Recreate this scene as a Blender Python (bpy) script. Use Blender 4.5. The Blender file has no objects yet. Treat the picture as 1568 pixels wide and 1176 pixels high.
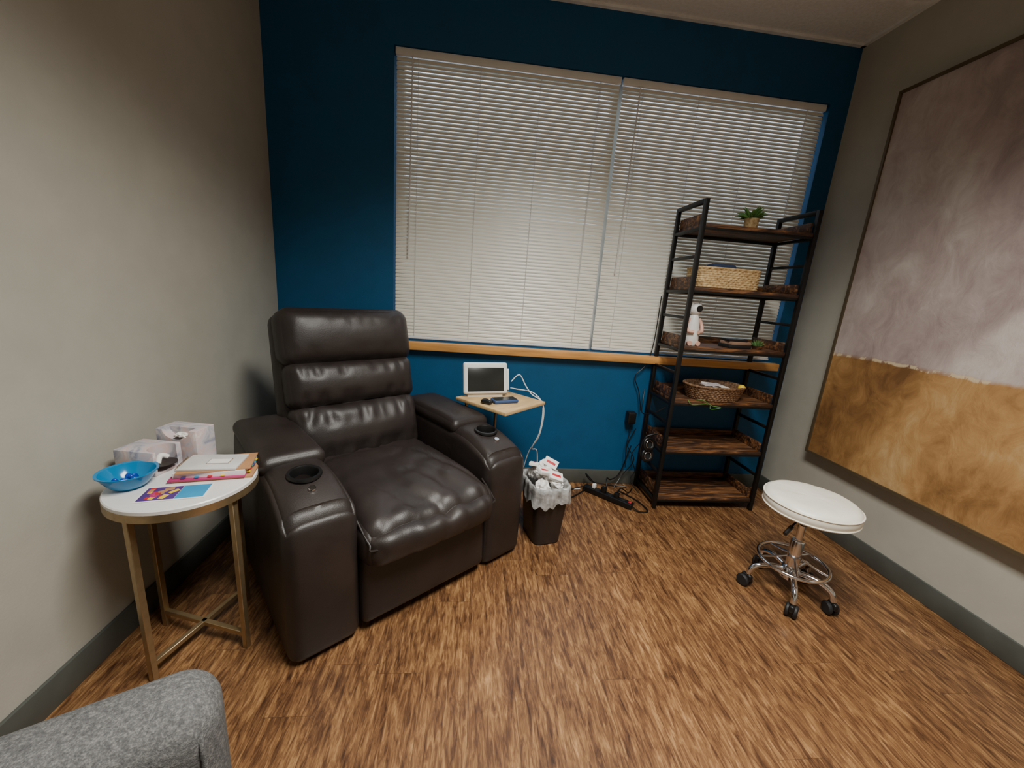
import bpy, bmesh, math, random
from mathutils import Vector, Matrix, noise, Euler
random.seed(7)
D2R=math.pi/180
scene=bpy.context.scene
COL=scene.collection

# ------------------------------------------------------------------ materials
def s2l(c):
    return tuple(((v/255)/12.92 if v/255<=0.04045 else (((v/255)+0.055)/1.055)**2.4) for v in c)
def base_mat(name,rgb,rough=0.5,metal=0.0,spec=0.5):
    m=bpy.data.materials.new(name); m.use_nodes=True
    nt=m.node_tree; b=nt.nodes['Principled BSDF']
    b.inputs['Base Color'].default_value=(*s2l(rgb),1)
    b.inputs['Roughness'].default_value=rough
    b.inputs['Metallic'].default_value=metal
    b.inputs['Specular IOR Level'].default_value=spec
    return m,nt,b
def N(nt,t,**k):
    n=nt.nodes.new(t)
    for a,v in k.items(): setattr(n,a,v)
    return n
def ramp(nt,stops,inp):
    r=N(nt,'ShaderNodeValToRGB'); e=r.color_ramp.elements
    while len(e)<len(stops): e.new(0.5)
    for i,(p,c) in enumerate(stops):
        e[i].position=p; e[i].color=(*s2l(c),1)
    nt.links.new(inp,r.inputs[0]); return r
def coords(nt,scale=(1,1,1)):
    tc=N(nt,'ShaderNodeTexCoord'); mp=N(nt,'ShaderNodeMapping'); mp.inputs['Scale'].default_value=scale
    nt.links.new(tc.outputs['Object'],mp.inputs[0]); return mp.outputs[0]
def noisetex(nt,vec,scale,detail=4,rough=0.55,dist=0):
    n=N(nt,'ShaderNodeTexNoise'); n.inputs['Scale'].default_value=scale; n.inputs['Detail'].default_value=detail
    n.inputs['Roughness'].default_value=rough; n.inputs['Distortion'].default_value=dist
    nt.links.new(vec,n.inputs['Vector']); return n
def bump(nt,b,h,strength,dist=0.01,prev=None):
    bp=N(nt,'ShaderNodeBump'); bp.inputs['Strength'].default_value=strength; bp.inputs['Distance'].default_value=dist
    nt.links.new(h,bp.inputs['Height'])
    if prev: nt.links.new(prev.outputs[0],bp.inputs['Normal'])
    nt.links.new(bp.outputs[0],b.inputs['Normal']); return bp
def mat(name,rgb,rough=0.5,metal=0.0,var=0.06,vscale=8,bs=0.0,bscale=60,spec=0.5,scale=(1,1,1)):
    m,nt,b=base_mat(name,rgb,rough,metal,spec)
    v=coords(nt,scale)
    n=noisetex(nt,v,vscale)
    lo=tuple(max(0,c*(1-var)) for c in rgb); hi=tuple(min(255,c*(1+var)) for c in rgb)
    r=ramp(nt,[(0.3,lo),(0.7,hi)],n.outputs['Fac']); nt.links.new(r.outputs[0],b.inputs['Base Color'])
    if bs>0:
        n2=noisetex(nt,v,bscale,6); bump(nt,b,n2.outputs['Fac'],bs,0.004)
    return m

M={}
M['greige']=mat('paint_greige',(178,175,163),0.75,var=0.02,bs=0.12,bscale=180)
M['blue']=mat('paint_blue',(2,80,124),0.6,var=0.03,bs=0.15,bscale=180)
M['ceil']=mat('ceiling_tile',(228,228,226),0.9,var=0.03,vscale=60,bs=0.4,bscale=150)
M['tbar']=mat('tbar_white',(232,232,230),0.5)
M['basebd']=mat('baseboard_rubber',(80,83,78),0.5)
M['black']=mat('black_metal',(24,23,23),0.45,0.3,bs=0.1)
M['plastic']=mat('black_plastic',(18,18,19),0.4)
M['rubber']=mat('black_rubber',(26,26,28),0.6)
M['chrome']=mat('chrome',(225,225,228),0.12,1.0,var=0.01)
M['gold']=mat('brushed_gold',(172,148,112),0.38,0.8,var=0.05,vscale=40)
M['white']=mat('white_plastic',(232,232,229),0.4,var=0.02)
M['whitetop']=mat('white_laminate',(232,231,228),0.3,var=0.015)
M['vinyl']=mat('cream_vinyl',(240,237,223),0.38,var=0.03,bs=0.2,bscale=25)
M['paper']=mat('paper',(238,236,232),0.8,var=0.03)
M['red']=mat('red_print',(190,40,50),0.6)
M['cyan']=mat('cyan_print',(40,145,195),0.5)
M['yellow']=mat('yellow_print',(235,200,40),0.5)
M['magenta']=mat('magenta_print',(180,50,110),0.5)
M['purple']=mat('purple_print',(80,50,120),0.5)
M['orange']=mat('kraft_folder',(176,130,90),0.7)
M['bluedev']=mat('blue_case',(50,75,120),0.5)
M['brownplastic']=mat('brown_plastic',(44,36,33),0.5)
M['oak']=mat('oak_stain',(214,156,88),0.4,var=0.15,vscale=3,scale=(1,12,12))
M['birch']=mat('birch_top',(205,172,122),0.45,var=0.1,vscale=3,scale=(2,14,14))
M['green']=mat('leaf_green',(84,128,64),0.5,var=0.35,vscale=20)
M['peach']=mat('peach_ceramic',(222,176,156),0.4)
M['screen']=mat('dark_screen',(40,42,40),0.25,var=0.02)
M['teal']=mat('teal_plastic',(60,160,150),0.4)
M['frame']=mat('bronze_frame',(96,84,64),0.45,0.3)
M['winframe']=mat('window_vinyl',(190,188,182),0.5)

m,nt,b=base_mat('blind_slat',(238,233,218),0.30)
M['slat']=m
m,nt,b=base_mat('blue_acrylic',(10,150,210),0.15); b.inputs['Transmission Weight'].default_value=0.35; M['bowl']=m
m,nt,b=base_mat('blue_gel',(10,60,170),0.2); M['gel']=m
m,nt,b=base_mat('window_glass',(235,240,245),0.02); b.inputs['Transmission Weight'].default_value=1.0; M['glass']=m

def leather():
    m,nt,b=base_mat('brown_leather',(46,38,34),0.4,spec=0.5)
    v=coords(nt)
    n=noisetex(nt,v,5,5); r=ramp(nt,[(0.3,(34,28,26)),(0.75,(48,40,37))],n.outputs['Fac'])
    nt.links.new(r.outputs[0],b.inputs['Base Color'])
    vo=N(nt,'ShaderNodeTexVoronoi'); vo.inputs['Scale'].default_value=300; nt.links.new(v,vo.inputs['Vector'])
    b1=bump(nt,b,vo.outputs['Distance'],0.12,0.002)
    n2=noisetex(nt,v,8,2,0.5,0.8); b2=bump(nt,b,n2.outputs['Fac'],0.10,0.02,b1)
    rr=N(nt,'ShaderNodeMapRange'); rr.inputs['To Min'].default_value=0.42; rr.inputs['To Max'].default_value=0.52
    nt.links.new(n.outputs['Fac'],rr.inputs[0]); nt.links.new(rr.outputs[0],b.inputs['Roughness'])
    return m
M['leather']=leather()
def fabric():
    m,nt,b=base_mat('grey_tweed',(110,110,112),0.95,spec=0.1)
    v=coords(nt); n=noisetex(nt,v,420,2,0.6); n0=noisetex(nt,v,150,2,0.6)
    mx=N(nt,'ShaderNodeMath',operation='ADD'); nt.links.new(n.outputs['Fac'],mx.inputs[0]); nt.links.new(n0.outputs['Fac'],mx.inputs[1])
    dv=N(nt,'ShaderNodeMath',operation='MULTIPLY'); dv.inputs[1].default_value=0.5; nt.links.new(mx.outputs[0],dv.inputs[0])
    r=ramp(nt,[(0.32,(70,70,71)),(0.5,(94,94,94)),(0.68,(126,125,123))],dv.outputs[0])
    nt.links.new(r.outputs[0],b.inputs['Base Color']); bump(nt,b,dv.outputs[0],0.5,0.003); return m
M['fabric']=fabric()
def floormat():
    m,nt,b=base_mat('wood_plank_vinyl',(140,90,50),0.36)
    def mth(op,a,bv=None):
        n=N(nt,'ShaderNodeMath',operation=op)
        for i,q in enumerate((a,bv)):
            if q is None: continue
            if isinstance(q,(int,float)): n.inputs[i].default_value=q
            else: nt.links.new(q,n.inputs[i])
        return n.outputs[0]
    tc=N(nt,'ShaderNodeTexCoord'); sp=N(nt,'ShaderNodeSeparateXYZ'); nt.links.new(tc.outputs['Object'],sp.inputs[0])
    row=mth('FLOOR',mth('DIVIDE',sp.outputs[0],0.15))
    wn=N(nt,'ShaderNodeTexWhiteNoise',noise_dimensions='1D'); nt.links.new(row,wn.inputs['W'])
    yy=mth('ADD',sp.outputs[1],mth('MULTIPLY',wn.outputs['Value'],1.2))
    col=mth('FLOOR',mth('DIVIDE',yy,1.2))
    cbx=N(nt,'ShaderNodeCombineXYZ'); nt.links.new(row,cbx.inputs[0]); nt.links.new(col,cbx.inputs[1])
    w2=N(nt,'ShaderNodeTexWhiteNoise',noise_dimensions='2D'); nt.links.new(cbx.outputs[0],w2.inputs['Vector'])
    rnd=w2.outputs['Value']
    fx=mth('FRACT',mth('DIVIDE',sp.outputs[0],0.15)); ex=mth('MINIMUM',fx,mth('SUBTRACT',1.0,fx)); sx=mth('LESS_THAN',ex,0.006)
    fy=mth('FRACT',mth('DIVIDE',yy,1.2)); ey=mth('MINIMUM',fy,mth('SUBTRACT',1.0,fy)); sy=mth('LESS_THAN',ey,0.0007)
    seam=mth('MAXIMUM',sx,sy)
    c2=N(nt,'ShaderNodeCombineXYZ'); nt.links.new(mth('MULTIPLY',sp.outputs[0],72),c2.inputs[0]); nt.links.new(mth('MULTIPLY',sp.outputs[1],11),c2.inputs[1]); nt.links.new(mth('MULTIPLY',rnd,7),c2.inputs[2])
    n=noisetex(nt,c2.outputs[0],1.0,6,0.68,0.8)
    c4=N(nt,'ShaderNodeCombineXYZ'); nt.links.new(mth('MULTIPLY',sp.outputs[0],280),c4.inputs[0]); nt.links.new(mth('MULTIPLY',sp.outputs[1],28),c4.inputs[1]); nt.links.new(rnd,c4.inputs[2])
    n4=noisetex(nt,c4.outputs[0],1.0,3,0.6,0.3)
    c3=N(nt,'ShaderNodeCombineXYZ'); nt.links.new(mth('MULTIPLY',sp.outputs[0],16),c3.inputs[0]); nt.links.new(mth('MULTIPLY',sp.outputs[1],3),c3.inputs[1]); nt.links.new(mth('MULTIPLY',rnd,3),c3.inputs[2])
    n3=noisetex(nt,c3.outputs[0],1.0,4,0.55,0.6)
    f=mth('ADD',mth('ADD',mth('MULTIPLY',n.outputs['Fac'],0.62),mth('MULTIPLY',n3.outputs['Fac'],0.20)),mth('MULTIPLY',n4.outputs['Fac'],0.18))
    r=ramp(nt,[(0.37,(56,34,20)),(0.45,(90,60,37)),(0.52,(120,85,53)),(0.59,(152,113,73)),(0.67,(184,144,98))],f)
    hs=N(nt,'ShaderNodeHueSaturation'); mr=N(nt,'ShaderNodeMapRange'); mr.inputs['To Min'].default_value=0.92; mr.inputs['To Max'].default_value=1.06
    nt.links.new(rnd,mr.inputs[0]); nt.links.new(mr.outputs[0],hs.inputs['Value']); nt.links.new(r.outputs[0],hs.inputs['Color'])
    mix=N(nt,'ShaderNodeMix',data_type='RGBA'); nt.links.new(mth('MULTIPLY',seam,0.55),mix.inputs[0]); nt.links.new(hs.outputs[0],mix.inputs[6]); mix.inputs[7].default_value=(0.03,0.015,0.008,1)
    nt.links.new(mix.outputs[2],b.inputs['Base Color'])
    bump(nt,b,f,0.15,0.003)
    return m
M['floor']=floormat()
def rustic():
    m,nt,b=base_mat('rustic_board',(90,60,40),0.5)
    v=coords(nt,(3,30,30)); n=noisetex(nt,v,1.5,6,0.65,0.8)
    r=ramp(nt,[(0.32,(28,19,15)),(0.48,(68,45,31)),(0.58,(122,82,50)),(0.72,(178,126,78))],n.outputs['Fac'])
    nt.links.new(r.outputs[0],b.inputs['Base Color']); bump(nt,b,n.outputs['Fac'],0.2,0.003); return m
M['rustic']=rustic()
def wicker(name,c1,c2):
    m,nt,b=base_mat(name,c1,0.65); v=coords(nt); n=noisetex(nt,v,70,4)
    r=ramp(nt,[(0.35,c2),(0.65,c1)],n.outputs['Fac']); nt.links.new(r.outputs[0],b.inputs['Base Color']); return m
M['wick1']=wicker('seagrass',(216,190,142),(165,132,86))
M['wick2']=wicker('brown_wicker',(150,116,84),(76,52,36))
def tissue():
    m,nt,b=base_mat('marbled_card',(210,205,205),0.6); v=coords(nt); n=noisetex(nt,v,13,4,0.55,1.2)
    r=ramp(nt,[(0.34,(150,150,166)),(0.46,(196,193,197)),(0.56,(208,184,182)),(0.68,(226,223,219))],n.outputs['Fac'])
    nt.links.new(r.outputs[0],b.inputs['Base Color']); return m
M['tissue']=tissue()
def painting():
    m,nt,b=base_mat('abstract_canvas',(170,140,130),0.6)
    tc=N(nt,'ShaderNodeTexCoord'); sp=N(nt,'ShaderNodeSeparateXYZ'); nt.links.new(tc.outputs['Object'],sp.inputs[0])
    v=tc.outputs['Object']
    mp=N(nt,'ShaderNodeMapping'); mp.inputs['Scale'].default_value=(1,1,0.65); nt.links.new(v,mp.inputs[0])
    big=noisetex(nt,mp.outputs[0],2.2,4,0.55,0.5); fine=noisetex(nt,mp.outputs[0],10,8,0.7,0.8); edge=noisetex(nt,v,6,6,0.7)
    def math_(op,a,bv):
        n=N(nt,'ShaderNodeMath',operation=op)
        if isinstance(a,(int,float)): n.inputs[0].default_value=a
        else: nt.links.new(a,n.inputs[0])
        if isinstance(bv,(int,float)): n.inputs[1].default_value=bv
        else: nt.links.new(bv,n.inputs[1])
        return n.outputs[0]
    s=math_('ADD',math_('MULTIPLY',big.outputs['Fac'],0.65),math_('MULTIPLY',fine.outputs['Fac'],0.35))
    h=math_('MULTIPLY',math_('ADD',sp.outputs[2],0.36),-0.06)
    s2=math_('ADD',s,math_('ADD',h,0.04))
    sky=ramp(nt,[(0.34,(136,119,118)),(0.44,(164,148,145)),(0.53,(184,169,165)),(0.63,(206,197,191))],s2)
    gnd=ramp(nt,[(0.38,(112,78,44)),(0.47,(150,110,64)),(0.56,(182,140,88)),(0.66,(204,170,120))],s)
    e=math_('ADD',sp.outputs[2],math_('MULTIPLY',math_('SUBTRACT',edge.outputs['Fac'],0.5),0.05))
    mask=N(nt,'ShaderNodeMapRange'); mask.inputs['From Min'].default_value=-0.372; mask.inputs['From Max'].default_value=-0.348; nt.links.new(e,mask.inputs[0])
    mix=N(nt,'ShaderNodeMix',data_type='RGBA'); nt.links.new(mask.outputs[0],mix.inputs[0]); nt.links.new(gnd.outputs[0],mix.inputs[6]); nt.links.new(sky.outputs[0],mix.inputs[7])
    d=math_('ABSOLUTE',math_('ADD',e,0.362),0); ln=N(nt,'ShaderNodeMapRange'); ln.inputs['From Min'].default_value=0.010; ln.inputs['From Max'].default_value=0.004; nt.links.new(d,ln.inputs[0])
    l2=math_('MULTIPLY',ln.outputs[0],math_('MULTIPLY',math_('GREATER_THAN',fine.outputs['Fac'],0.48),0.8))
    mix2=N(nt,'ShaderNodeMix',data_type='RGBA'); nt.links.new(l2,mix2.inputs[0]); nt.links.new(mix.outputs[2],mix2.inputs[6]); mix2.inputs[7].default_value=(*s2l((222,204,168)),1)
    nt.links.new(mix2.outputs[2],b.inputs['Base Color']); bump(nt,b,fine.outputs['Fac'],0.4,0.01); return m
M['painting']=painting()

# ------------------------------------------------------------------ mesh helpers
def empty(name,loc=(0,0,0),rz=0):
    e=bpy.data.objects.new(name,None); e.empty_display_size=0.1; e.location=loc; e.rotation_euler=(0,0,rz*D2R); COL.objects.link(e); return e
def fin(bm,name,m,parent=None,loc=(0,0,0),rot=(0,0,0),smooth=True,angle=40):
    bmesh.ops.recalc_face_normals(bm,faces=bm.faces[:])
    me=bpy.data.meshes.new(name); bm.to_mesh(me); bm.free()
    if smooth:
        for p in me.polygons: p.use_smooth=True
        if angle<180: me.set_sharp_from_angle(angle=angle*D2R)
    o=bpy.data.objects.new(name,me); COL.objects.link(o)
    if m is not None: me.materials.append(M[m] if isinstance(m,str) else m)
    o.location=loc; o.rotation_euler=tuple(a*D2R for a in rot)
    if parent: o.parent=parent
    return o
def box(name,size,loc,m,parent=None,rot=(0,0,0),bev=0.0,seg=2):
    bm=bmesh.new(); bmesh.ops.create_cube(bm,size=1); bmesh.ops.scale(bm,vec=size,verts=bm.verts[:])
    if bev>0: bmesh.ops.bevel(bm,geom=bm.edges[:],offset=bev,segments=seg,profile=0.5,affect='EDGES')
    return fin(bm,name,m,parent,loc,rot)
def boxes(name,lst,m,parent=None,bev=0,loc=(0,0,0),rot=(0,0,0)):
    """lst: (x0,x1,y0,y1,z0,z1)"""
    bm=bmesh.new()
    for (x0,x1,y0,y1,z0,z1) in lst:
        g=bmesh.ops.create_cube(bm,size=1); vs=g['verts']
        bmesh.ops.scale(bm,vec=(x1-x0,y1-y0,z1-z0),verts=vs); bmesh.ops.translate(bm,vec=((x0+x1)/2,(y0+y1)/2,(z0+z1)/2),verts=vs)
    if bev>0: bmesh.ops.bevel(bm,geom=bm.edges[:],offset=bev,segments=2,profile=0.5,affect='EDGES')
    return fin(bm,name,m,parent,loc,rot)
def lathe(name,prof,m,parent=None,loc=(0,0,0),rot=(0,0,0),n=40,deform=None,angle=40):
    bm=bmesh.new(); rings=[]
    for (r,z) in prof:
        if r<1e-6: rings.append([bm.verts.new((0,0,z))])
        else: rings.append([bm.verts.new((r*math.cos(2*math.pi*i/n),r*math.sin(2*math.pi*i/n),z)) for i in range(n)])
    for a,b in zip(rings,rings[1:]):
        for i in range(n):
            j=(i+1)%n
            if len(a)==1 and len(b)==1: continue
            if len(a)==1: bm.faces.new((a[0],b[i],b[j]))
            elif len(b)==1: bm.faces.new((a[i],a[j],b[0]))
            else: bm.faces.new((a[i],a[j],b[j],b[i]))
    if deform:
        for v in bm.verts: v.co=deform(v.co.copy())
    return fin(bm,name,m,parent,loc,rot,angle=angle)
def smooth_path(pts,k=6):
    P=[Vector(p) for p in pts]; out=[]
    for i in range(len(P)-1):
        p0=P[max(i-1,0)];p1=P[i];p2=P[i+1];p3=P[min(i+2,len(P)-1)]
        for j in range(k):
            t=j/k
            out.append(0.5*((2*p1)+(-p0+p2)*t+(2*p0-5*p1+4*p2-p3)*t*t+(-p0+3*p1-3*p2+p3)*t**3))
    out.append(P[-1]); return out
def tube_bm(bm,pts,r,n=8,closed=False):
    pts=[Vector(p) for p in pts]; rings=[]; prev=None
    for i,p in enumerate(pts):
        if closed: t=pts[(i+1)%len(pts)]-pts[i-1]
        else: t=pts[min(i+1,len(pts)-1)]-pts[max(i-1,0)]
        t.normalize()
        if prev is None:
            a=Vector((0,0,1)) if abs(t.z)<0.9 else Vector((1,0,0)); u=t.cross(a).normalized()
        else:
            u=(prev-t*prev.dot(t)).normalized()
        prev=u; w=t.cross(u)
        rr=r(i/(len(pts)-1)) if callable(r) else r
        rings.append([bm.verts.new(p+u*rr*math.cos(2*math.pi*k/n)+w*rr*math.sin(2*math.pi*k/n)) for k in range(n)])
    m=len(rings)
    for i in range(m if closed else m-1):
        a=rings[i];b=rings[(i+1)%m]
        for k in range(n): bm.faces.new((a[k],a[(k+1)%n],b[(k+1)%n],b[k]))
    if not closed:
        bm.faces.new(rings[0][::-1]); bm.faces.new(rings[-1])
def tube(name,pts,r,m,parent=None,n=8,closed=False,sm=0,loc=(0,0,0),rot=(0,0,0)):
    bm=bmesh.new()
    if sm: pts=smooth_path(pts,sm)
    tube_bm(bm,pts,r,n,closed); return fin(bm,name,m,parent,loc,rot,angle=50)
def tubes(name,paths,r,m,parent=None,n=8,sm=0,loc=(0,0,0)):
    bm=bmesh.new()
    for p in paths: tube_bm(bm,smooth_path(p,sm) if sm else p,r,n)
    return fin(bm,name,m,parent,loc,angle=50)
def ring(name,R,r,loc,m,parent=None,rot=(0,0,0),n=40,k=8):
    pts=[(R*math.cos(2*math.pi*i/n),R*math.sin(2*math.pi*i/n),0) for i in range(n)]
    return tube(name,pts,r,m,parent,k,True,loc=loc,rot=rot)
def rbox(name,h,r,loc,m,parent=None,rot=(0,0,0),n=(14,14,10),deform=None):
    bm=bmesh.new(); cache={}
    def P(i,j,k):
        key=(i,j,k)
        if key in cache: return cache[key]
        t=[math.sin(math.pi/2*(2*a/c-1)) for a,c in zip(key,n)]
        p=[t[q]*h[q] for q in range(3)]; q_=[max(-(h[a]-r),min(h[a]-r,p[a])) for a in range(3)]
        d=Vector([p[a]-q_[a] for a in range(3)])
        if d.length>1e-9: d=d.normalized()*r
        co=Vector(q_)+d
        if deform: co=deform(co,t[0],t[1],t[2])
        v=bm.verts.new(co); cache[key]=v; return v
    for ax in range(3):
        b,c=[q for q in range(3) if q!=ax]
        for side in (0,n[ax]):
            for i in range(n[b]):
                for j in range(n[c]):
                    def k(ii,jj):
                        a=[0,0,0]; a[ax]=side; a[b]=ii; a[c]=jj; return P(*a)
                    bm.faces.new((k(i,j),k(i+1,j),k(i+1,j+1),k(i,j+1)))
    return fin(bm,name,m,parent,loc,rot,angle=180)
def cyl(name,r,h,loc,m,parent=None,rot=(0,0,0),n=28,r2=None,bev=0.0):
    r2=r if r2 is None else r2
    if bev>0: prof=[(0,-h/2),(r-bev,-h/2),(r,-h/2+bev),(r2,h/2-bev),(r2-bev,h/2),(0,h/2)]
    else: prof=[(0,-h/2),(r,-h/2),(r2,h/2),(0,h/2)]
    return lathe(name,prof,m,parent,loc,rot,n)
def boolcut(a,cuts):
    bpy.context.view_layer.update()
    for c in cuts:
        md=a.modifiers.new('b','BOOLEAN'); md.object=c; md.operation='DIFFERENCE'; md.solver='EXACT'
    dg=bpy.context.evaluated_depsgraph_get(); me=bpy.data.meshes.new_from_object(a.evaluated_get(dg))
    a.modifiers.clear(); a.data=me
    for c in cuts: bpy.data.objects.remove(c)
    for pl in me.polygons: pl.use_smooth=True
    me.set_sharp_from_angle(angle=45*D2R)

# ------------------------------------------------------------------ room shell
XL,XR,YB,YF,ZC=-1.15,2.13,2.45,-1.4,2.77
WX0,WX1,WZ0,WZ1=-0.49,2.01,0.925,2.465
box('floor',(XR-XL+0.3,YB-YF+0.3,0.1),((XL+XR)/2,(YB+YF)/2,-0.05),'floor')
box('ceiling',(XR-XL+0.3,YB-YF+0.3,0.1),((XL+XR)/2,(YB+YF)/2,ZC+0.05),'ceil')
T=0.15
boxes('wall_back',[(XL,WX0,YB,YB+T,0,ZC),(WX1,XR,YB,YB+T,0,ZC),(WX0,WX1,YB,YB+T,0,WZ0),(WX0,WX1,YB,YB+T,WZ1,ZC)],'blue')
box('wall_left',(T,YB-YF+2*T,ZC),(XL-T/2,(YB+YF)/2,ZC/2),'greige')
box('wall_right',(T,YB-YF+2*T,ZC),(XR+T/2,(YB+YF)/2,ZC/2),'greige')
box('wall_front',(XR-XL,T,ZC),((XL+XR)/2,YF-T/2,ZC/2),'greige')
box('baseboard_back',(XR-XL,0.012,0.1),((XL+XR)/2,YB-0.006,0.05),'basebd',bev=0.003)
box('baseboard_left',(0.012,YB-YF-0.02,0.1),(XL+0.006,(YB+YF)/2,0.05),'basebd',bev=0.003)
box('baseboard_right',(0.012,YB-YF-0.02,0.1),(XR-0.006,(YB+YF)/2,0.05),'basebd',bev=0.003)
g=[]
g.append((XL,XR,YB-0.022,YB,ZC-0.012,ZC)); g.append((XR-0.022,XR,YF,YB,ZC-0.012,ZC)); g.append((XL,XL+0.022,YF,YB,ZC-0.012,ZC))
yy=2.12
while yy>YF: g.append((XL,XR,yy-0.012,yy+0.012,ZC-0.008,ZC)); yy-=0.61
xx=1.75
while xx>XL: g.append((xx-0.012,xx+0.012,YF,2.12,ZC-0.008,ZC)); xx-=0.61
boxes('trim_ceiling_grid',g,'tbar')

w=empty('window_1',(0,YB+0.11,0))
f=0.04
boxes('frame',[(WX0,WX1,-0.03,0.03,WZ0,WZ0+f),(WX0,WX1,-0.03,0.03,WZ1-f,WZ1),(WX0,WX0+f,-0.03,0.03,WZ0+f,WZ1-f),(WX1-f,WX1,-0.03,0.03,WZ0+f,WZ1-f),(0.73,0.78,-0.03,0.03,WZ0+f,WZ1-f)],'winframe',w)
boxes('glass',[(WX0+f,0.73,-0.003,0.003,WZ0+f,WZ1-f),(0.78,WX1-f,-0.003,0.003,WZ0+f,WZ1-f)],'glass',w)
box('trim_window_sill',(WX1-WX0+0.03,0.05,0.05),((WX0+WX1)/2+0.01,YB-0.025,0.895),'oak',bev=0.006)

def blind(x0,x1,name,wand):
    p=empty(name,(0,YB+0.022,0))
    box('head_rail',(x1-x0,0.03,0.034),((x0+x1)/2,0,WZ1-0.02),'white',p,bev=0.003)
    bm=bmesh.new(); z=WZ1-0.05; ang=68*D2R; hw=0.0118
    while z>WZ0+0.03:
        row=[]
        for k in range(5):
            t=-1+k/2; yl=t*hw; zl=0.0022*(1-t*t)
            yv=yl*math.cos(ang)-zl*math.sin(ang); zv=yl*math.sin(ang)+zl*math.cos(ang)
            row.append((yv,zv))
        jit=random.uniform(-0.0008,0.0008)
        L=[bm.verts.new((x0+0.004,a,z+b_+jit)) for a,b_ in row]; R=[bm.verts.new((x1-0.004,a,z+b_-jit)) for a,b_ in row]
        for k in range(4): bm.faces.new((L[k],R[k],R[k+1],L[k+1]))
        z-=0.0205
    o=fin(bm,'slats','slat',p,angle=180)
    box('bottom_rail',(x1-x0-0.006,0.022,0.014),((x0+x1)/2,0,WZ0+0.014),'white',p,bev=0.003)
    n=4; paths=[]
    for i in range(n):
        x=x0+0.12+(x1-x0-0.24)*i/(n-1); paths.append([(x,-0.0125,WZ1-0.04),(x,-0.0125,WZ0+0.02)])
    tubes('ladder_cords',paths,0.0013,'white',p,n=5)
    tubes('tilt_wand',[[(x0+wand,-0.018,WZ1-0.04),(x0+wand-0.01,-0.022,WZ1-1.05)]],0.004,'white',p,n=6)
    tubes('lift_cord',[[(x1-0.12,-0.016,WZ1-0.04),(x1-0.125,-0.018,WZ1-1.1)],[(x1-0.113,-0.016,WZ1-0.04),(x1-0.12,-0.018,WZ1-1.1)]],0.0014,'white',p,n=5)
blind(WX0+0.004,0.745,'window_blind',0.09)
blind(0.757,WX1-0.012,'window_blind',0.1)

# ------------------------------------------------------------------ painting
p=empty('framed_abstract_painting',(2.098,1.30,1.41))
hy,hz=0.78,0.96
box('canvas',(0.035,2*hy,2*hz),(0,0,0),'painting',p)
fr=0.014
boxes('frame',[(-0.026,0.026,-hy-fr,hy+fr,hz,hz+fr),(-0.026,0.026,-hy-fr,hy+fr,-hz-fr,-hz),(-0.026,0.026,hy,hy+fr,-hz,hz),(-0.026,0.026,-hy-fr,-hy,-hz,hz)],'frame',p)

# ------------------------------------------------------------------ recliner
R=empty('leather_recliner',(-0.134,1.40,0),38)
box('base_plinth',(0.90,0.72,0.07),(0,0.43,0.035),'plastic',R,bev=0.008)
def ridge(x,y,z): return (1-abs(noise.noise(Vector((x,y,z)))*2))
def arm_def(sgn):
    def d(co,u,v,w):
        if w>0:
            fz=max(0,(-v-0.35)/0.65); co.z-=0.075*fz**2.2*w
            co.z+=0.012*max(0,v)*w
            co.z-=0.022*abs(u)**3*max(0,w-0.6)/0.4
            e=max(0,(co.z-0.12)/0.18); co.x*=1-0.10*min(1,e)**2
            co.y+=0.03*min(1,e)**2*(1 if v<-0.9 else 0)*(-v)
        co.x+=sgn*0.004*(1-v*v)*(1-w*w)*(1 if u*sgn>0 else -0.3)
        co.y-=0.016*(1-u*u)*(1-w*w)*(1 if v<0 else 0)
        co+=Vector((0,0,1))*0.0025*noise.noise(co*9)*(1 if w>0 else 0)
        return co
    return d
for sgn,nm in ((-1,'left'),(1,'right')):
    a=rbox('arm_'+nm,(0.117,0.41,0.300),0.040,(sgn*0.40,0.395,0.308),'leather',R,n=(22,40,34),deform=arm_def(sgn))
    cut=cyl('cut',0.045,0.2,(sgn*0.40,0.165,0.62),None,R,n=40)
    boolcut(a,[cut])
    lathe('cup_holder_'+nm,[(0.0,-0.078),(0.043,-0.078),(0.0435,0.004),(0.046,0.008),(0.054,0.007),(0.056,0.0),(0.052,-0.006),(0.0445,-0.006),(0.0445,-0.08),(0,-0.08)],'plastic',R,(sgn*0.40,0.165,0.604),(4,0,0))
    lathe('power_button_'+nm,[(0,0.006),(0.011,0.006),(0.013,0.003),(0.013,-0.006),(0,-0.006)],'chrome',R,(sgn*0.40,0.085,0.584),(18,0,0),n=24)
    def pad(co,u,v,w):
        if w>0: co.z+=0.016*(1-u**4)*(1-v**4)
        co+=Vector((0,0,1))*0.003*noise.noise(co*10)*(1 if w>0 else 0)
        return co
    rbox('arm_pad_'+nm,(0.112,0.262,0.034),0.031,(sgn*0.40,0.535,0.597),'leather',R,n=(18,28,10),deform=pad)
def seat_def(co,u,v,w):
    if w>0:
        co.z+=0.030*(1-u**4)*(1-v**2)*w
        co.z-=0.035*max(0,-v-0.5)*2*w*0.6
        fr=max(0,-v+0.4)/1.4
        co.z-=0.024*w*fr*max(0,ridge(co.x*8+co.y*2.5,co.y*1.8,1.3)-0.55)*2*(1-u**6)
        co.z-=0.008*w*max(0,ridge(co.x*5,co.y*7,5.3)-0.6)*2
    if v<0:
        co.y-=0.03*(1-u**4)*(1-w*w)
        co.y+=0.014*max(0,ridge(co.x*9,co.z*3,9.1)-0.5)*(-v)
    return co
rbox('seat_cushion',(0.288,0.36,0.095),0.07,(0,0.28,0.372),'leather',R,n=(60,60,20),deform=seat_def)
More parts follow.
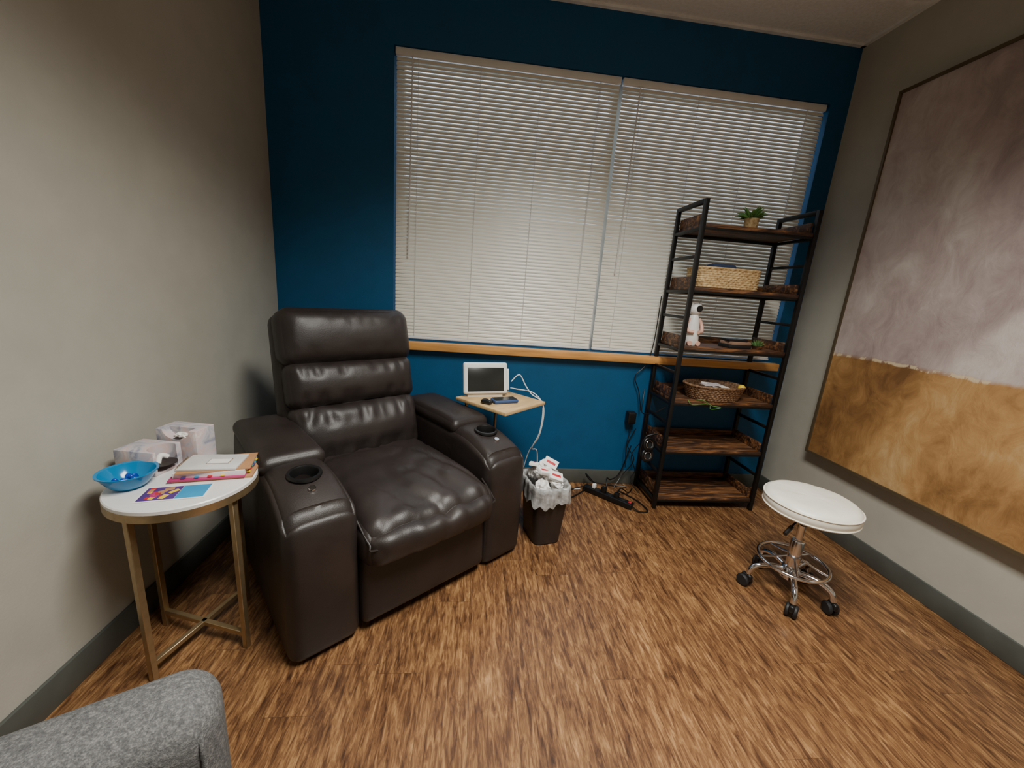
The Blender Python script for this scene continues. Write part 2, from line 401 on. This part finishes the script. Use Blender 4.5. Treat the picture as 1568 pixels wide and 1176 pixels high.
tube('seat_front_piping',[(-0.278,0.03,0.445),(-0.272,-0.055,0.40),(-0.25,-0.075,0.38),(0,-0.098,0.378),(0.25,-0.075,0.38),(0.272,-0.055,0.40),(0.278,0.03,0.445)],0.0035,'leather',R,n=6,sm=8)
def foot_def(co,u,v,w):
    if v<0: co.y-=0.012*(1-u**4)*(1-w*w); co.y+=0.004*noise.noise(Vector((co.x*8,co.z*5,0)))
    return co
rbox('footrest_panel',(0.282,0.06,0.14),0.03,(0,0.045,0.175),'leather',R,n=(34,8,16),deform=foot_def,rot=(-3,0,0))
th=-14*D2R; B=Vector((-0.022,0.60,0.42)); RX=Matrix.Rotation(th,3,'X')
def bp(y,z): return B+RX@Vector((0,y,z))
def back_def(puff,seed,fold):
    def d(co,u,v,w):
        if v<0:
            co.y-=puff*(1-u**4)*(1-w*w)
            e=max(0,abs(w)-0.25)/0.75
            co.y+=fold*(e*(1-e)*4)*max(0,ridge(co.x*12,co.z*3,seed)-0.45)*2*(1-u**6)
            co.y+=0.004*noise.noise(Vector((co.x*6,co.z*6,seed)))
        return co
    return d
rot=(-14,0,0)
def shell(co,u,v,w):
    co.x*=1-0.02*w
    if v>0: co.y+=0.02*(1-u*u)*(1-w*w)
    return co
rbox('back_shell',(0.320,0.065,0.36),0.05,bp(0.085,0.345),'leather',R,rot,n=(20,10,24),deform=shell)
rbox('headrest_cushion',(0.312,0.085,0.135),0.065,bp(0.02,0.585),'leather',R,rot,n=(54,12,28),deform=back_def(0.035,2.2,0.006))
rbox('middle_back_cushion',(0.302,0.08,0.110),0.05,bp(0.02,0.368),'leather',R,rot,n=(54,12,28),deform=back_def(0.035,4.7,0.014))
rbox('lumbar_cushion',(0.304,0.085,0.15),0.06,bp(0.02,0.135),'leather',R,rot,n=(54,12,28),deform=back_def(0.045,7.1,0.020))

# ------------------------------------------------------------------ round side table
t=empty('round_side_table',(-0.888,1.228,0),0); t.scale=(1,1,0.605/0.58)
lathe('top',[(0,0.556),(0.188,0.556),(0.192,0.559),(0.192,0.577),(0.189,0.58),(0,0.58)],'whitetop',t,n=72)
lathe('rim_band',[(0.18,0.545),(0.1930,0.545),(0.1930,0.568),(0.1925,0.568),(0.1925,0.556),(0.18,0.556)],'gold',t,n=72)
bm=bmesh.new()
for k,a in enumerate((-107,-17,73,163)):
    c,s=math.cos(a*D2R),math.sin(a*D2R)
    g=bmesh.ops.create_cube(bm,size=1); bmesh.ops.scale(bm,vec=(0.018,0.018,0.55),verts=g['verts'])
    bmesh.ops.rotate(bm,cent=(0,0,0),matrix=Matrix.Rotation(a*D2R,3,'Z'),verts=g['verts']); bmesh.ops.translate(bm,vec=(0.170*c,0.170*s,0.275),verts=g['verts'])
for a in (-17,73):
    g=bmesh.ops.create_cube(bm,size=1); bmesh.ops.scale(bm,vec=(0.335,0.016,0.016),verts=g['verts'])
    bmesh.ops.rotate(bm,cent=(0,0,0),matrix=Matrix.Rotation(a*D2R,3,'Z'),verts=g['verts']); bmesh.ops.translate(bm,vec=(0,0,0.055),verts=g['verts'])
bmesh.ops.bevel(bm,geom=bm.edges[:],offset=0.0015,segments=1,affect='EDGES')
fin(bm,'legs_and_crossbars','gold',t)

ZT=0.6055
o=empty('blue_bowl',(-1.008,1.172,ZT)); o.scale=(0.92,0.92,0.95)
lathe('shell',[(0,0.0),(0.035,0.0),(0.05,0.012),(0.066,0.035),(0.073,0.05),(0.078,0.052),(0.078,0.055),(0.070,0.053),(0.062,0.036),(0.046,0.015),(0.033,0.004),(0,0.004)],'bowl',o,n=48)
bm=bmesh.new()
for i in range(22):
    a=random.uniform(0,6.28); r=random.uniform(0,0.036); z=0.012+random.uniform(0,0.022)
    g=bmesh.ops.create_icosphere(bm,subdivisions=2,radius=0.012)
    bmesh.ops.scale(bm,vec=(1.2,0.8,0.6),verts=g['verts']); bmesh.ops.rotate(bm,cent=(0,0,0),matrix=Euler((random.random()*3,random.random()*3,random.random()*3)).to_matrix(),verts=g['verts'])
    bmesh.ops.translate(bm,vec=(r*math.cos(a),r*math.sin(a),z),verts=g['verts'])
fin(bm,'candies','gel',o)
def crumple(name,loc,sz,m,seed,parent,rot):
    bm=bmesh.new(); bmesh.ops.create_icosphere(bm,subdivisions=3,radius=1)
    for v in bm.verts:
        c=v.co.copy(); d=1-0.45*abs(noise.noise(c*1.7+Vector((seed,0,0))))*2; v.co=Vector((c.x*sz[0],c.y*sz[1],c.z*sz[2]))*d
    return fin(bm,name,m,parent,loc,rot,angle=15)
def tissue_box(loc,rz,sx,sy,sz,side):
    e=empty('tissue_box',loc,rz)
    b_=box('carton',(sx,sy,sz),(0,0,sz/2),'tissue',e,bev=0.0015)
    if side=='x':
        cut=lathe('cut',[(0,-0.02),(sy*0.38,-0.02),(sy*0.38,0.3),(0,0.3)],None,e,(sx*0.42,-sy*0.05,sz*0.35),n=40)
        boolcut(b_,[cut])
        lathe('opening_shade_plate',[(0,0),(sy*0.37,0),(sy*0.37,0.002),(0,0.002)],'brownplastic',e,(sx*0.42-0.004,-sy*0.05,sz*0.35),n=40)  # carton is solid: dark disc stands in for the shade inside it
        tube('tissue_tuft',[(sx*0.36,-0.02,sz*0.37),(sx*0.30,0,sz*0.62),(sx*0.38,0.015,sz*0.5)],0.008,'paper',e,sm=4)
    else:
        # arched notch: opening runs from the top panel over the front edge
        cut=lathe('cut',[(0,-0.03),(1,-0.03),(1,0.05),(0,0.05)],None,e,(sx*0.0,-sy*0.5,sz*1.0),(90,0,0),n=48)
        cut.scale=(sx*0.34,sz*0.30,1)
        boolcut(b_,[cut])
        box('opening_shade_plate',(sx*0.62,0.046,0.002),(0,-sy*0.5+0.0245,sz*0.705),'brownplastic',e)  # dark plate added as the interior shade seen through the notch
        crumple('tissue_tuft',(0.0,-sy*0.5+0.022,sz*0.77),(sx*0.2,0.014,sz*0.10),'paper',2.2,e,(0,0,0))
    return e
tissue_box((-1.038,1.292,ZT),-8,0.13,0.10,0.08,'x')
tissue_box((-0.985,1.388,ZT),-8,0.14,0.08,0.115,'y')
o=empty('stacked_notebooks',(-0.828,1.283,ZT),14)
box('kraft_folder',(0.215,0.14,0.006),(0.008,0.004,0.003),'orange',o)
box('colour_folder',(0.205,0.13,0.004),(-0.006,-0.006,0.008),'magenta',o)
box('note_pad_pages',(0.195,0.125,0.016),(0.0,0.004,0.018),'paper',o,rot=(0,0,-3))
box('kraft_cover',(0.20,0.128,0.003),(0.006,0.004,0.0275),'orange',o,rot=(0,0,3))
box('planner_cover',(0.17,0.112,0.007),(-0.008,0.002,0.0325),mat('planner_grey',(208,207,204),0.6),o,rot=(0,0,-6),bev=0.0015)
box('title_frame',(0.065,0.038,0.0008),(0.01,0.0,0.0363),'gold',o,rot=(0,0,-6)); box('title_label',(0.061,0.034,0.0012),(0.01,0.0,0.0365),'paper',o,rot=(0,0,-6))
tubes('planner_spiral',[[(-0.094+0.004*math.cos(t_*1.6),-0.045+t_*0.0018,0.033+0.006*math.sin(t_*1.6)) for t_ in range(56)]],0.001,'gold',o,n=5)
for i,c in enumerate(('yellow','red','teal','purple','cyan','yellow')): box('tab_%d'%i,(0.010,0.011,0.003),(0.102,-0.045+i*0.017,0.014+0.002*(i%3)),c,o)
for i,c in enumerate(('purple','cyan','red','yellow')): box('tab_b_%d'%i,(0.011,0.010,0.003),(-0.07+i*0.035,-0.062,0.014),c,o)
o=empty('colour_brochure',(-0.858,1.140,ZT),14)
box('sheet',(0.17,0.09,0.0012),(0,0,0.0008),'paper',o)
box('panel_blue',(0.07,0.078,0.0006),(0.044,0,0.0017),'cyan',o)
box('panel_purple',(0.088,0.078,0.0006),(-0.036,0,0.0017),'purple',o)
for i in range(16):
    box('print_%d'%i,(random.uniform(.01,.026),random.uniform(.008,.02),0.0004),(random.uniform(-.07,0.0),random.uniform(-.028,.028),0.0022+i*0.00003),random.choice(['yellow','red','magenta','orange','paper']),o,rot=(0,0,random.uniform(0,90)))

# ------------------------------------------------------------------ C-shaped end table w/ monitor
ct=empty('c_shaped_end_table',(0.165,2.07,0),45)
box('top',(0.34,0.36,0.018),(0,0,0.671),'birch',ct,bev=0.003)
bm=bmesh.new()
for sx in (-0.11,0.14):
    tube_bm(bm,[(sx,0.06,0.652),(sx,0.155,0.652),(sx,0.155,0.012),(sx,0.06,0.012)],0.009,8)
tube_bm(bm,[(-0.11,0.155,0.012),(0.14,0.155,0.012)],0.009,8)
fin(bm,'frame','gold',ct)
ZM=0.6805
mo=empty('tablet_monitor',(0.075,2.13,ZM),14)
rbox('housing',(0.126,0.016,0.087),0.012,(0,0,0.100),'white',mo,rot=(-14,0,0),n=(20,6,16))
box('screen',(0.208,0.003,0.132),(0,-0.0165,0.096),'screen',mo,rot=(-14,0,0),bev=0.001)
boxes('stand',[(-0.1,0.1,-0.02,0.06,0.0,0.012),(-0.02,0.02,0.03,0.045,0.01,0.09)],'white',mo)
box('side_handle',(0.012,0.028,0.12),(0.134,0.01,0.09),'white',mo,rot=(-14,0,0),bev=0.004)
o=empty('blue_phone_case',(0.18,2.015,ZM),20)
rbox('case',(0.07,0.035,0.01),0.009,(0,0,0.01),'bluedev',o,n=(12,8,6)); box('glass',(0.125,0.058,0.001),(0,0,0.0205),'screen',o)
o=empty('computer_mouse',(0.085,1.97,ZM),-30)
rbox('body',(0.03,0.02,0.012),0.011,(0,0,0.012),'plastic',o,n=(12,10,8))
box('wheel',(0.008,0.004,0.004),(0.014,0,0.025),'white',o)
tubes('monitor_power_cord',[[(0.225,2.17,0.76),(0.27,2.18,0.80),(0.31,2.17,0.74),(0.34,2.12,0.705),(0.40,2.08,0.66),(0.40,2.08,0.5),(0.37,2.12,0.38),(0.41,2.16,0.34),(0.43,2.18,0.15),(0.46,2.24,0.02),(0.62,2.32,0.006),(0.76,2.34,0.006)],
 [(0.225,2.18,0.72),(0.26,2.2,0.71),(0.36,2.16,0.70),(0.42,2.13,0.62),(0.41,2.14,0.45),(0.37,2.2,0.33),(0.35,2.24,0.2)]],0.003,'white',None,n=6,sm=8)

# ------------------------------------------------------------------ trash can
tr=empty('waste_basket',(0.41,1.845,0),14)
def sq(e,ax,ay):
    def d(co):
        r=math.hypot(co.x,co.y)
        if r<1e-6: return co
        a=math.atan2(co.y,co.x); c,s=math.cos(a),math.sin(a)
        k=(abs(c)**e+abs(s)**e)**(-1/e)
        return Vector((r*k*c*ax,r*k*s*ay,co.z))
    return d
lathe('can',[(0,0.0),(0.085,0.0),(0.092,0.006),(0.118,0.30),(0.122,0.30),(0.122,0.31),(0.114,0.31),(0.088,0.012),(0,0.012)],'brownplastic',tr,n=56,deform=sq(5,0.82,1.05))
def bag(co):
    a=math.atan2(co.y,co.x); k=1+0.03*math.sin(a*17)+0.06*noise.noise(Vector((co.x*25,co.y*25,co.z*30)))
    co2=sq(5,0.82,1.05)(co); z=co2.z
    if co.z<0.29: z+=0.05*noise.noise(Vector((math.cos(a)*3,math.sin(a)*3,1)))
    return Vector((co2.x*k,co2.y*k,z))
lathe('liner_bag',[(0.131,0.235),(0.129,0.25),(0.127,0.28),(0.128,0.31),(0.126,0.325),(0.118,0.332),(0.105,0.318),(0.10,0.26),(0.09,0.2),(0,0.19)],mat('bag_film',(150,150,149),0.3,var=0.2,vscale=30,bs=0.8,bscale=30),tr,n=120,deform=bag,angle=180)
for i,(x,y,z,s) in enumerate([(-.04,-.05,.31,.055),(.04,-.04,.32,.05),(0,.04,.34,.06),(-.03,.08,.33,.05),(.05,.06,.32,.045),(0,-.01,.36,.045),(.01,.05,.385,.035)]):
    crumple('crumpled_paper_%d'%i,(x,y,z),(s,s*.85,s*.7),'paper',i*3.3,tr,(random.uniform(0,90),random.uniform(0,90),0))
for i,(x,y,z,a) in enumerate([(-.03,-.03,.385,20),(.035,.03,.395,-35),(-.045,.06,.385,60),(.03,-.05,.36,-10)]):
    box('snack_carton_%d'%i,(0.075,0.05,0.018),(x,y,z),'paper',tr,rot=(25-a*.4,20,a),bev=0.002)
    box('snack_label_%d'%i,(0.05,0.014,0.0195),(x,y,z),'red',tr,rot=(25-a*.4,20,a),bev=0.001)

# ------------------------------------------------------------------ power strip + cords
ps=empty('power_strip',(0.91,2.225,0.0),-45)
rbox('body',(0.17,0.024,0.018),0.006,(0,0,0.02),'plastic',ps,n=(14,8,6))
for i in range(6): box('outlet_%d'%i,(0.028,0.028,0.002),(-0.12+i*0.045,0,0.0385),'rubber',ps,bev=0.0005)
box('switch',(0.018,0.014,0.006),(0.15,0,0.04),'red',ps,bev=0.001)
box('plug_1',(0.032,0.03,0.035),(-0.03,0,0.056),'plastic',ps,bev=0.004); box('plug_2',(0.03,0.03,0.03),(0.06,0,0.054),'plastic',ps,bev=0.004)
box('plug_3',(0.022,0.026,0.03),(-0.1,0,0.054),'white',ps,bev=0.004)
tubes('floor_power_cord',[
 [(0.78,2.35,0.02),(0.70,2.33,0.007),(0.62,2.27,0.007),(0.54,2.25,0.007),(0.44,2.30,0.007),(0.30,2.34,0.007)],
 [(0.80,2.33,0.02),(0.74,2.28,0.007),(0.66,2.22,0.007),(0.60,2.24,0.007),(0.55,2.33,0.007),(0.4,2.38,0.007)],
 [(0.90,2.24,0.08),(0.92,2.30,0.11),(0.98,2.38,0.06),(1.05,2.41,0.1),(1.10,2.41,0.3)],
 [(0.95,2.18,0.07),(1.0,2.24,0.07),(1.08,2.30,0.008),(1.13,2.36,0.008)],
 [(0.84,2.30,0.07),(0.80,2.38,0.1),(0.86,2.40,0.03),(1.0,2.40,0.008),(1.1,2.38,0.008)],
 [(1.03,2.10,0.02),(1.06,2.07,0.007),(1.12,2.08,0.007),(1.10,2.2,0.007),(1.02,2.33,0.007)]],0.0042,'plastic',None,n=6,sm=8)
# ------------------------------------------------------------------ shelf unit
S=empty('industrial_shelf_unit',(1.505,2.275,0))
wx,wy=0.325,0.145; H=1.81; pw=0.011
L=[]
for sx in (-1,1):
    for sy in (-1,1):
        L.append((sx*wx-pw,sx*wx+pw,sy*wy-pw,sy*wy+pw,0.0,H))
    L.append((sx*wx-pw,sx*wx+pw,-wy+pw,wy-pw,H-2*pw,H))
shelves=[0.08,0.40,0.71,1.03,1.36,1.69]
for z in shelves[:-1]:
    for sx in (-1,1):
        L.append((sx*wx-0.008,sx*wx+0.008,-wy+pw,wy-pw,z+0.15,z+0.166))
for z in shelves:
    for sx in (-1,1): L.append((sx*wx-0.009,sx*wx+0.009,-wy+pw,wy-pw,z-0.036,z-0.020))
    L.append((-wx+pw,wx-pw,wy-0.008,wy+0.008,z-0.036,z-0.018)); L.append((-wx+pw,wx-pw,-wy-0.006,-wy+0.006,z-0.032,z-0.020))
boxes('steel_frame',L,'black',S,bev=0.001)
for i,z in enumerate(shelves):
    box('shelf_board_%d'%i,(2*wx-2*pw-0.002,2*wy+0.012,0.02),(0,0,z-0.01),'rustic',S,bev=0.002)
    boxes('side_lip_%d'%i,[(-wx+0.012,-wx+0.024,-wy+0.012,wy-0.012,z,z+0.055),(wx-0.024,wx-0.012,-wy+0.012,wy-0.012,z,z+0.055)],'rustic',S,bev=0.001)
    box('back_lip_%d'%i,(2*wx-0.05,0.012,0.04),(0,wy-0.006,z+0.02),'rustic',S,bev=0.001)

def basket(name,loc,rz,ax,ay,h,m,rows,e=4,flare=1.12,N_=44,parts=None):
    o=empty(name,loc,rz); bm=bmesh.new(); n=N_*4; rings=[]
    tot=rows*4
    def pt(a,r,z,off):
        c,s=math.cos(a),math.sin(a); k=(abs(c)**e+abs(s)**e)**(-1/e)
        return Vector(((ax*r)*k*c+off*c,(ay*r)*k*s+off*s,z))
    for j in range(tot+1):
        row=j//4; ph=j%4; z=h*j/tot; fl=1+(flare-1)*j/tot
        rings.append([bm.verts.new(pt(2*math.pi*i/n,fl,z,0.0035*math.sin(math.pi*ph/4)*(1+0.9*math.cos(N_*2*math.pi*i/n+math.pi*row)))) for i in range(n)])
    for j in range(tot,-1,-4):
        z=h*j/tot+0.006; fl=1+(flare-1)*j/tot
        rings.append([bm.verts.new(pt(2*math.pi*i/n,fl,z,-0.008)) for i in range(n)])
    for a,b_ in zip(rings,rings[1:]):
        for i in range(n): bm.faces.new((a[i],a[(i+1)%n],b_[(i+1)%n],b_[i]))
    bm.faces.new(rings[0][::-1]); bm.faces.new(rings[-1])
    fin(bm,'woven_body',m,o,angle=180)
    bm=bmesh.new(); tube_bm(bm,[pt(2*math.pi*i/80,flare,h,0.0) for i in range(80)],0.0065,8,True); fin(bm,'rim',m,o)
    return o
b1=basket('seagrass_basket',(1.395,2.21,1.361),0,0.18,0.085,0.105,'wick1',9,e=6,flare=1.02)
rbox('folded_cloth',(0.07,0.05,0.03),0.02,(-0.02,0.0,0.105),mat('navy_cloth',(40,52,80),0.9,bs=0.5),b1,n=(12,10,6)); 
rbox('black_pouch',(0.04,0.04,0.03),0.02,(0.09,0.01,0.09),'rubber',b1,n=(10,10,6))
b2=basket('wicker_bread_basket',(1.48,2.22,0.711),4,0.15,0.10,0.085,'wick2',7,e=2.3,flare=1.22)
box('booklet',(0.14,0.10,0.006),(0.02,0.01,0.078),'paper',b2,rot=(4,6,12)); box('booklet_2',(0.10,0.08,0.006),(-0.03,-0.01,0.087),'tissue',b2,rot=(-3,-5,-14))
lathe('yellow_ball',[(0.020*math.sin(math.pi*i/12),-0.020*math.cos(math.pi*i/12)) for i in range(13)],'yellow',b2,(0.135,-0.07,0.085),n=24)
pl=empty('potted_succulent',(1.51,2.22,1.691))
lathe('woven_pot',[(0,0),(0.030,0),(0.034,0.01),(0.037,0.055),(0.039,0.06),(0.034,0.06),(0.031,0.05),(0,0.048)],'wick1',pl,n=32)
bm=bmesh.new()
for i in range(54):
    a=random.uniform(0,6.283); tilt=random.uniform(0.05,0.85); ln=random.uniform(0.055,0.085)
    pts=[]
    for k in range(6):
        t=k/5; rr=ln*t*math.sin(tilt+0.3*t); zz=ln*t*math.cos(tilt+0.5*t)
        pts.append((0.014*math.cos(a)+rr*math.cos(a),0.014*math.sin(a)+rr*math.sin(a),0.052+zz))
    tube_bm(bm,pts,lambda t:0.006*math.sin(math.pi*min(1,0.18+0.8*t))+0.0006,5)
fin(bm,'leaves','green',pl)
fg=empty('ceramic_figurine',(1.265,2.20,1.031)); fg.scale=(1.15,1.15,1.2)
lathe('body',[(0,0),(0.030,0),(0.038,0.02),(0.036,0.06),(0.030,0.10),(0.024,0.13),(0.018,0.145),(0,0.15)],'white',fg,n=32)
lathe('head',[(0.032*math.sin(math.pi*i/14),-0.030*math.cos(math.pi*i/14)) for i in range(15)],'white',fg,(0,0,0.172),n=28)
lathe('face_lens',[(0,0.004),(0.013,0.004),(0.016,0),(0,-0.002)],'plastic',fg,(0.004,-0.030,0.176),(90,0,0),n=24)
for sx in (-1,1):
    lathe('ear_%d'%sx,[(0,0.02),(0.006,0.006),(0.009,-0.01),(0,-0.012)],'white',fg,(sx*0.02,0,0.198),n=12)
    tube('arm_%d'%sx,[(sx*0.024,-0.004,0.128),(sx*0.040,-0.010,0.10),(sx*0.036,-0.028,0.07),(sx*0.012,-0.042,0.066)],0.0085,'peach',fg,sm=5,n=10)
    tube('foot_%d'%sx,[(sx*0.018,-0.01,0.014),(sx*0.022,-0.040,0.012)],0.012,'peach',fg,n=10)
bk=empty('stacked_books',(1.56,2.22,1.031),6)
box('book_1',(0.15,0.10,0.02),(0,0,0.010),'rubber',bk,bev=0.002); box('book_2',(0.14,0.095,0.018),(0.004,0,0.029),mat('beige_cover',(150,120,100),0.6),bk,rot=(0,0,5),bev=0.002); box('book_3',(0.12,0.08,0.014),(-0.01,0.0,0.045),'plastic',bk,rot=(0,0,-6),bev=0.002)
sp=empty('air_plant',(1.70,2.21,1.031))
lathe('dish',[(0,0),(0.025,0),(0.034,0.02),(0.031,0.02),(0.023,0.005),(0,0.005)],'rustic',sp,n=24)
bm=bmesh.new()
for i in range(26):
    a=random.uniform(0,6.283); tl=random.uniform(0.2,1.2)
    tube_bm(bm,[(0.05*t*math.sin(tl)*math.cos(a),0.05*t*math.sin(tl)*math.sin(a),0.008+0.05*t*math.cos(tl)) for t in (0,.33,.66,1)],lambda t:0.004*(1-t)+0.0006,5)
fin(bm,'leaves','green',sp)
o=empty('teal_trinket_box',(1.30,2.33,1.031),10)
rbox('body',(0.03,0.02,0.018),0.006,(0,0,0.018),'teal',o,n=(8,8,6)); box('lid',(0.062,0.042,0.008),(0,0,0.04),'white',o,bev=0.002)
hp=empty('over_ear_headphones',(1.118,2.20,0.37),0)
for k,z in ((0,0.03),(1,-0.045)):
    ring('ear_ring_%d'%k,0.036,0.011,(0,0,z),'plastic',hp,rot=(80,0,15),n=32)
    cyl('ear_cup_%d'%k,0.03,0.02,(0,0.008,z),'rubber',hp,rot=(80,0,15),bev=0.003)
    ring('chrome_ring_%d'%k,0.024,0.003,(0,-0.010,z),'chrome',hp,rot=(80,0,15),n=32)
tube('headband',[(0.0,0.0,-0.08),(-0.04,0,-0.05),(-0.05,0,0.0),(-0.03,0,0.07),(0.005,0,0.09),(0.045,0.0,0.10)],0.006,'plastic',hp,sm=6)
tubes('hanging_cord',[
 [(1.155,2.425,1.3),(1.15,2.42,1.0),(1.12,2.42,0.86),(1.06,2.42,0.78),(1.10,2.42,0.68),(1.13,2.41,0.55)],
 [(1.15,2.14,0.66),(1.11,2.2,0.60),(1.09,2.3,0.57),(1.12,2.38,0.62),(1.14,2.42,0.7)],
 [(1.15,2.40,0.32),(1.09,2.36,0.25),(1.12,2.34,0.15),(1.08,2.30,0.1),(1.13,2.26,0.03)],
 [(1.12,2.42,0.42),(1.08,2.42,0.3),(1.13,2.40,0.2),(1.06,2.40,0.08),(1.0,2.36,0.01)]],0.0032,'plastic',None,n=6,sm=8)
wa=empty('power_adapter',(1.07,2.415,0.50)); rbox('block',(0.028,0.028,0.04),0.008,(0,0,0),'plastic',wa,n=(8,8,8))
tube('cord',[(0,0,-0.04),(0.01,0,-0.1),(-0.01,-0.02,-0.2),(0.0,-0.03,-0.35)],0.003,'plastic',wa,sm=6)
tubes('charging_cable',[[(1.33,2.13,0.716),(1.36,2.112,0.72),(1.42,2.110,0.69),(1.48,2.112,0.68),(1.42,2.114,0.667),(1.40,2.112,0.70),(1.3,2.112,0.69),(1.27,2.115,0.716)]],0.0022,'green',None,n=6,sm=8)

# ------------------------------------------------------------------ stool
st=empty('rolling_stool',(1.492,1.422,0))
def sd(co):
    if co.z>0.45: co.z+=0.003*noise.noise(Vector((co.x*12,co.y*12,0)))+ -0.0015*max(0,ridge(co.x*9,co.y*9,2)-0.7)*4
    return co
so=(0.016,0.004,0.016)
lathe('seat_cushion',[(0,0.400),(0.165,0.400),(0.175,0.408),(0.180,0.43),(0.179,0.448),(0.174,0.458),(0.163,0.466),(0.15,0.470),(0.11,0.472),(0.06,0.471),(0.03,0.471),(0,0.471)],'vinyl',st,so,n=72,deform=sd,angle=60)
ring('seat_piping',0.179,0.003,(so[0],so[1],0.466),'vinyl',st,n=72); ring('seat_piping_2',0.177,0.003,(so[0],so[1],0.427),'vinyl',st,n=72)
boxes('seat_plate',[(-0.08,0.08,-0.08,0.08,0.392,0.418)],'black',st)
lathe('lift_column',[(0,0.09),(0.026,0.09),(0.026,0.27),(0.024,0.275),(0.014,0.277),(0.014,0.37),(0.028,0.375),(0.032,0.395),(0,0.395)],'chrome',st,n=32)
lathe('column_hub',[(0,0.085),(0.038,0.085),(0.040,0.10),(0.036,0.135),(0.027,0.145),(0,0.145)],'chrome',st,n=32)
tube('height_lever',[(0,0,0.385),(-0.07,-0.035,0.383),(-0.12,-0.06,0.365)],0.004,'black',st,sm=4); tube('lever_grip',[(-0.10,-0.05,0.372),(-0.145,-0.072,0.352)],0.009,'plastic',st)
ring('foot_ring',0.135,0.008,(0,0,0.165),'chrome',st,n=64,k=10)
for k in range(5):
    a=(-126+72*k+3)*D2R; c,s=math.cos(a),math.sin(a)
    tube('leg_%d'%k,[(0.02*c,0.02*s,0.12),(0.07*c,0.07*s,0.125),(0.12*c,0.12*s,0.12),(0.155*c,0.155*s,0.10),(0.168*c,0.168*s,0.065)],0.0125,'chrome',st,n=10,sm=5)
    tube('ring_strut_%d'%k,[(0.03*c,0.03*s,0.19),(0.08*c,0.08*s,0.175),(0.135*c,0.135*s,0.165)],0.005,'chrome',st,n=8,sm=3)
    cc=empty('caster_%d'%k,(0.17*c,0.17*s,0)); cc.parent=st; cc.rotation_euler=(0,0,random.uniform(0,3))
    for sy in (-0.014,0.014): cyl('wheel',0.028,0.018,(0.008,sy,0.028),'rubber',cc,rot=(90,0,0),bev=0.005)
    rbox('fork_cover',(0.024,0.011,0.016),0.009,(0.0,0,0.047),'plastic',cc,n=(8,6,6)); cyl('stem',0.006,0.03,(0,0,0.062),'chrome',cc)

# ------------------------------------------------------------------ grey armchair (foreground)
A=empty('grey_fabric_armchair',(-0.545,0.095,0),28.6)
for sgn,nm in ((1,'left'),(-1,'right')):
    rbox('arm_'+nm,(0.36,0.070,0.27),0.058,(0,sgn*0.300,0.372),'fabric',A,n=(34,20,26))
    tube('arm_welt_'+nm,[(0.338,sgn*0.30-0.060,0.15),(0.338,sgn*0.30-0.062,0.53),(0.336,sgn*0.30-0.046,0.606),(0.336,sgn*0.30,0.626),(0.336,sgn*0.30+0.046,0.606),(0.338,sgn*0.30+0.062,0.53),(0.338,sgn*0.30+0.060,0.15)],0.004,'fabric',A,sm=6)
rbox('seat_cushion',(0.30,0.232,0.07),0.04,(0.03,0,0.36),'fabric',A,n=(18,18,8))
rbox('seat_base',(0.33,0.232,0.08),0.02,(0.0,0,0.21),'fabric',A,n=(8,8,8))
rbox('backrest',(0.075,0.232,0.27),0.05,(-0.27,0,0.62),'fabric',A,n=(10,18,18),rot=(0,-8,0))
for sx in (-0.28,0.28):
    for sy in (-0.28,0.28): lathe('leg',[(0,0),(0.014,0),(0.022,0.135),(0,0.135)],'brownplastic',A,(sx,sy,0),n=16)

# ------------------------------------------------------------------ ceiling troffer
tf=empty('ceiling_light_troffer',(0.55,0.50,ZC))
boxes('housing',[(-0.31,0.31,-0.61,-0.59,-0.03,-0.012),(-0.31,0.31,0.59,0.61,-0.03,-0.012),(-0.31,-0.29,-0.59,0.59,-0.03,-0.012),(0.29,0.31,-0.59,0.59,-0.03,-0.012)],'tbar',tf)
box('diffuser',(0.58,1.18,0.004),(0,0,-0.016),'white',tf)
ld=bpy.data.lights.new('troffer_lamp','AREA'); ld.shape='RECTANGLE'; ld.size=0.56; ld.size_y=1.15; ld.energy=78; ld.color=(1.0,0.97,0.90); ld.spread=128*D2R
lo=bpy.data.objects.new('troffer_lamp',ld); COL.objects.link(lo); lo.parent=tf; lo.location=(0,0,-0.022)

wd=bpy.data.worlds.new('World'); scene.world=wd; wd.use_nodes=True
nt=wd.node_tree; bg=nt.nodes['Background']; bg.inputs[0].default_value=(0.68,0.82,1.0,1); bg.inputs[1].default_value=2.5

# ------------------------------------------------------------------ camera
cd=bpy.data.cameras.new('camera'); cam=bpy.data.objects.new('camera',cd); COL.objects.link(cam)
X=(0.9928,0.0512,0.1026); Y=(-0.0877,-0.2374,0.9674); Dn=(-0.0738,0.9696,0.2308)
rt=Vector((X[0],Y[0],-Dn[0])); up=-Vector((X[1],Y[1],-Dn[1])); bk_=-Vector((X[2],Y[2],-Dn[2]))
rt.normalize(); bk_=(bk_-rt*bk_.dot(rt)).normalized(); up=bk_.cross(rt)
mw=Matrix((( rt.x,up.x,bk_.x,0),(rt.y,up.y,bk_.y,0),(rt.z,up.z,bk_.z,1.263),(0,0,0,1)))
cam.matrix_world=mw
cd.sensor_width=36; cd.lens=36*600/1568; cd.clip_start=0.02
scene.camera=cam
